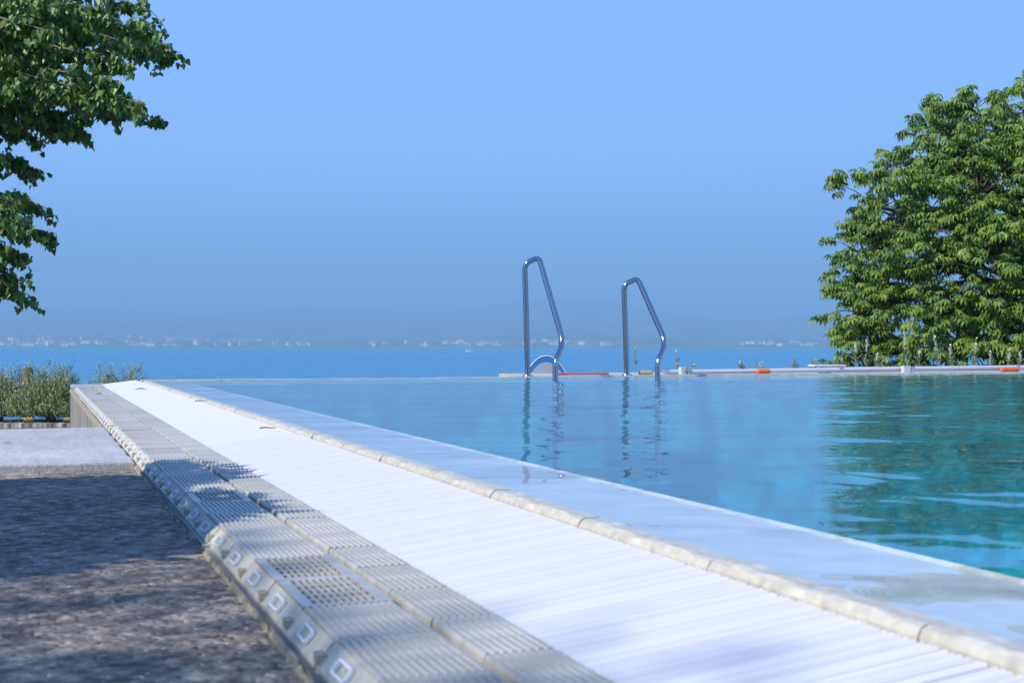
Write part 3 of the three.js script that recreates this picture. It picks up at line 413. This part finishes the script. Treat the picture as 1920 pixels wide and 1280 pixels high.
  const g = new THREE.BufferGeometry(); g.setAttribute('position', new THREE.Float32BufferAttribute(P, 3)); g.setAttribute('normal', new THREE.Float32BufferAttribute(N, 3)); g.setAttribute('color', new THREE.Float32BufferAttribute(C, 3)); part('crown', g, M.leaf, root).userData.kind = 'stuff';
  console.log('chestnut leaves', all.length);
}
// hedge shrubs left of the camera, out of view, whose shade lies on the asphalt and the grates
{
  reseed(515);
  const mk = (s, t, r, h, n, label, dense = .78) => { const pos = W(s, -.085, t), root = thing('hedge_shrub', pos, TH); tag(root, label, 'shrub', 'shrubs shading the asphalt'); const so = new Soup(); for (let i = 0; i < n; i++) { const a = rnd() * 6.283, q = Math.pow(rnd(), .5), y = rnd() < .9 ? rr(.12, dense) : rr(dense, 1), w = r * (y < .85 ? 1 : .8), p = V(Math.cos(a) * w * q * .8, h * y, Math.sin(a) * w * q), b = rnd() * 6.283; so.blade(p, V(Math.cos(b), rr(-.4, .5), Math.sin(b)).normalize(), V(-Math.sin(b), rr(-.3, .3), Math.cos(b)).normalize(), rr(.06, .1), rr(.03, .05), greens([.07, .15, .03])); } part('foliage', so.geo(), M.leaf, root).userData.kind = 'stuff';
    const st = []; for (let k = 0; k < 6; k++) { const a = rnd() * 6.283; st.push(limb([V(0, -.05, 0), V(Math.cos(a) * r * .3, h * .4, Math.sin(a) * r * .3), V(Math.cos(a) * r * .5, h * .85, Math.sin(a) * r * .5)], .015, .005, 6, 6)); } part('stems', mergeGeometries(st), M.bark, root); };
  mk(-1.0, 2.86, .44, 1.04, 7500, 'leafy hedge shrub nearest the concrete slab', .94); mk(-1.0, 2.2, .40, 1.03, 6500, 'second hedge shrub from the concrete slab', .94); 
  const c = V(-6.86, 5.42, 3.59), b = V(-7.23, -.085, 3.82), root = thing('young_tree', b); tag(root, 'light young tree left of the camera whose thin crown shades the asphalt', 'tree');
  const so = new Soup(); for (let i = 0; i < 6200; i++) { const u = rnd() * 2 - 1, a = rnd() * 6.283, q = Math.sqrt(1 - u * u), R = Math.pow(rnd(), .38), l = V(q * Math.cos(a) * 1.2, u * .95, q * Math.sin(a) * 1.75).multiplyScalar(R * (1 + .1 * Math.sin(a * 5))), p = V(l.x * cs + l.z * sn, l.y, -l.x * sn + l.z * cs).add(c).sub(b), e = rnd() * 6.283; so.blade(p, V(Math.cos(e), rr(-.6, .4), Math.sin(e)).normalize(), V(-Math.sin(e), rr(-.3, .3), Math.cos(e)).normalize(), rr(.06, .1), rr(.035, .055), greens([.09, .18, .03])); }
  part('crown', so.geo(), M.leaf, root).userData.kind = 'stuff'; const wd = [limb([V(0, -.1, 0), V(.05, 2, 0), V(.2, 4.2, -.1), V(.37, 6.1, -.23)], .07, .015, 9, 12)]; for (let k = 0; k < 14; k++) { const a = rnd() * 6.283, y = rr(4.4, 5.6); wd.push(limb([V(.25, y, -.12), V(.3 + Math.cos(a) * .5, y + .3, -.15 + Math.sin(a) * .6), V(.35 + Math.cos(a) * .95, y + .4, -.2 + Math.sin(a) * 1.2)], .018, .004, 5, 6)); } part('trunk', mergeGeometries(wd), M.greybark, root);
}

// trees in the park behind the camera, which the steel rails mirror
{
  reseed(616);
  const spots = [[-16, 15, 4.4, 'leftmost park tree behind the camera'], [-8, 21, 4.8, 'second park tree from the left behind the camera'], [0, 19, 4.6, 'park tree straight behind the camera'], [8.5, 21, 4.9, 'second park tree from the right behind the camera'], [17, 18, 4.7, 'rightmost park tree behind the camera']];
  for (const [x, z, r, label] of spots) { const root = thing('park_tree', V(x, LOW, z)); tag(root, label, 'tree', 'trees behind the camera'); const so = new Soup(); for (let i = 0; i < 4200; i++) { const u = rnd() * 2 - 1, a = rnd() * 6.283, q = Math.sqrt(1 - u * u), R = r * Math.pow(rnd(), .3) * (1 + .16 * Math.sin(a * 4 + x) + .12 * Math.sin(u * 8)), p = V(q * Math.cos(a) * R, 4.6 + u * R * .85, q * Math.sin(a) * R), b = rnd() * 6.283; so.blade(p, V(Math.cos(b), rr(-.5, .4), Math.sin(b)).normalize(), V(-Math.sin(b), rr(-.3, .3), Math.cos(b)).normalize(), rr(.35, .6), rr(.2, .34), greens([.06, .12, .025])); } part('crown', so.geo(), M.leaf, root).userData.kind = 'stuff'; part('trunk', limb([V(0, -.3, 0), V(.1, 2, 0), V(0, 5.5, .1)], .3, .12, 10, 10), M.bark, root); }
}
// ------------------------------------------------------------------ across the lake: houses, boat
{
  reseed(9090); const mats = [[.72, .66, .60], [.78, .74, .70], [.66, .52, .46], [.80, .78, .76]].map(([a, b, c]) => std(a, b, c, .8)); const roof = std(.34, .16, .11, .9);
  const kinds = [[26, 14, 16], [40, 18, 16], [22, 26, 18], [60, 16, 18]].map(([w, h, d]) => { const b = box(-w / 2, w / 2, -8, h, -d / 2, d / 2), r = metric(profile([[-d / 2 - 1, h], [d / 2 + 1, h], [0, h + d * .3]], w + 2).rotateY(Math.PI / 2)); return [b, r]; });
  const spots = []; const add = (x, y) => spots.push([x, y]);
  for (let i = 0; i < 120; i++) { const x = rr(-20, 580); add(x, 648 - Math.pow(rnd(), 1.5) * (12 + 22 * Math.exp(-(((x - 330) / 230) ** 2)))); }
  for (let i = 0; i < 24; i++) add(rr(690, 970), 648 - rnd() * 7); for (let i = 0; i < 22; i++) add(rr(980, 1150), 648 - rnd() * 8); for (let i = 0; i < 16; i++) add(rr(1390, 1540), 648 - rnd() * 6);
  spots.forEach(([x, y], i) => { let d = 7560; const want = (649 - y) / 2450; while (d < 9600 && (hillY((x - 960) / 2450 * d, d) / d) < want) d += 40; const wx = (x - 960) / 2450 * d, k = kinds[Math.floor(rnd() * 4)], root = thing('lakeside_house', V(wx, hillY(wx, d), -d), rr(-.7, .7)); tag(root, 'tiny pale hazy house among many on the far shore', 'house', 'houses on the far shore'); part('wall', k[0], mats[Math.floor(rnd() * 4)], root); part('roof', k[1], roof, root); root.scale.setScalar(rr(.6, 1.05)); });
  const root = thing('sailing_boat', V((879 - 960) / 2450 * 660, LAKE, -660), .5); tag(root, 'tiny white sailing boat alone on the lake', 'boat');
  const hs = new THREE.Shape(); hs.moveTo(-1.6, .45); hs.lineTo(1.9, .5); hs.quadraticCurveTo(1.5, 0, .8, -.15); hs.lineTo(-1.4, -.12); hs.closePath(); part('hull', new THREE.ExtrudeGeometry(hs, { depth: .9, bevelEnabled: true, bevelSize: .1, bevelThickness: .15 }).translate(0, 0, -.45), std(.8, .8, .8, .4), root);
  const so = new Soup(); for (let k = 0; k < 6; k++) { const y0 = .8 + k * .42, y1 = y0 + .42, w0 = 1.5 * (1 - k / 6), w1 = 1.5 * (1 - (k + 1) / 6), z0 = .18 * Math.sin(k / 6 * 3), z1 = .18 * Math.sin((k + 1) / 6 * 3); so.tri(V(0, y0, 0), V(-w0, y0, z0), V(0, y1, 0), [1, 1, 1]); so.tri(V(0, y1, 0), V(-w0, y0, z0), V(-w1, y1, z1), [1, 1, 1]); } part('sail', so.geo(false), std(.85, .85, .85, .8, { side: THREE.DoubleSide }), root);
  part('mast', new THREE.CylinderGeometry(.04, .05, 3.2, 8).translate(.02, 1.9, 0), M.galv, root);
}
renderer.render(scene, camera);
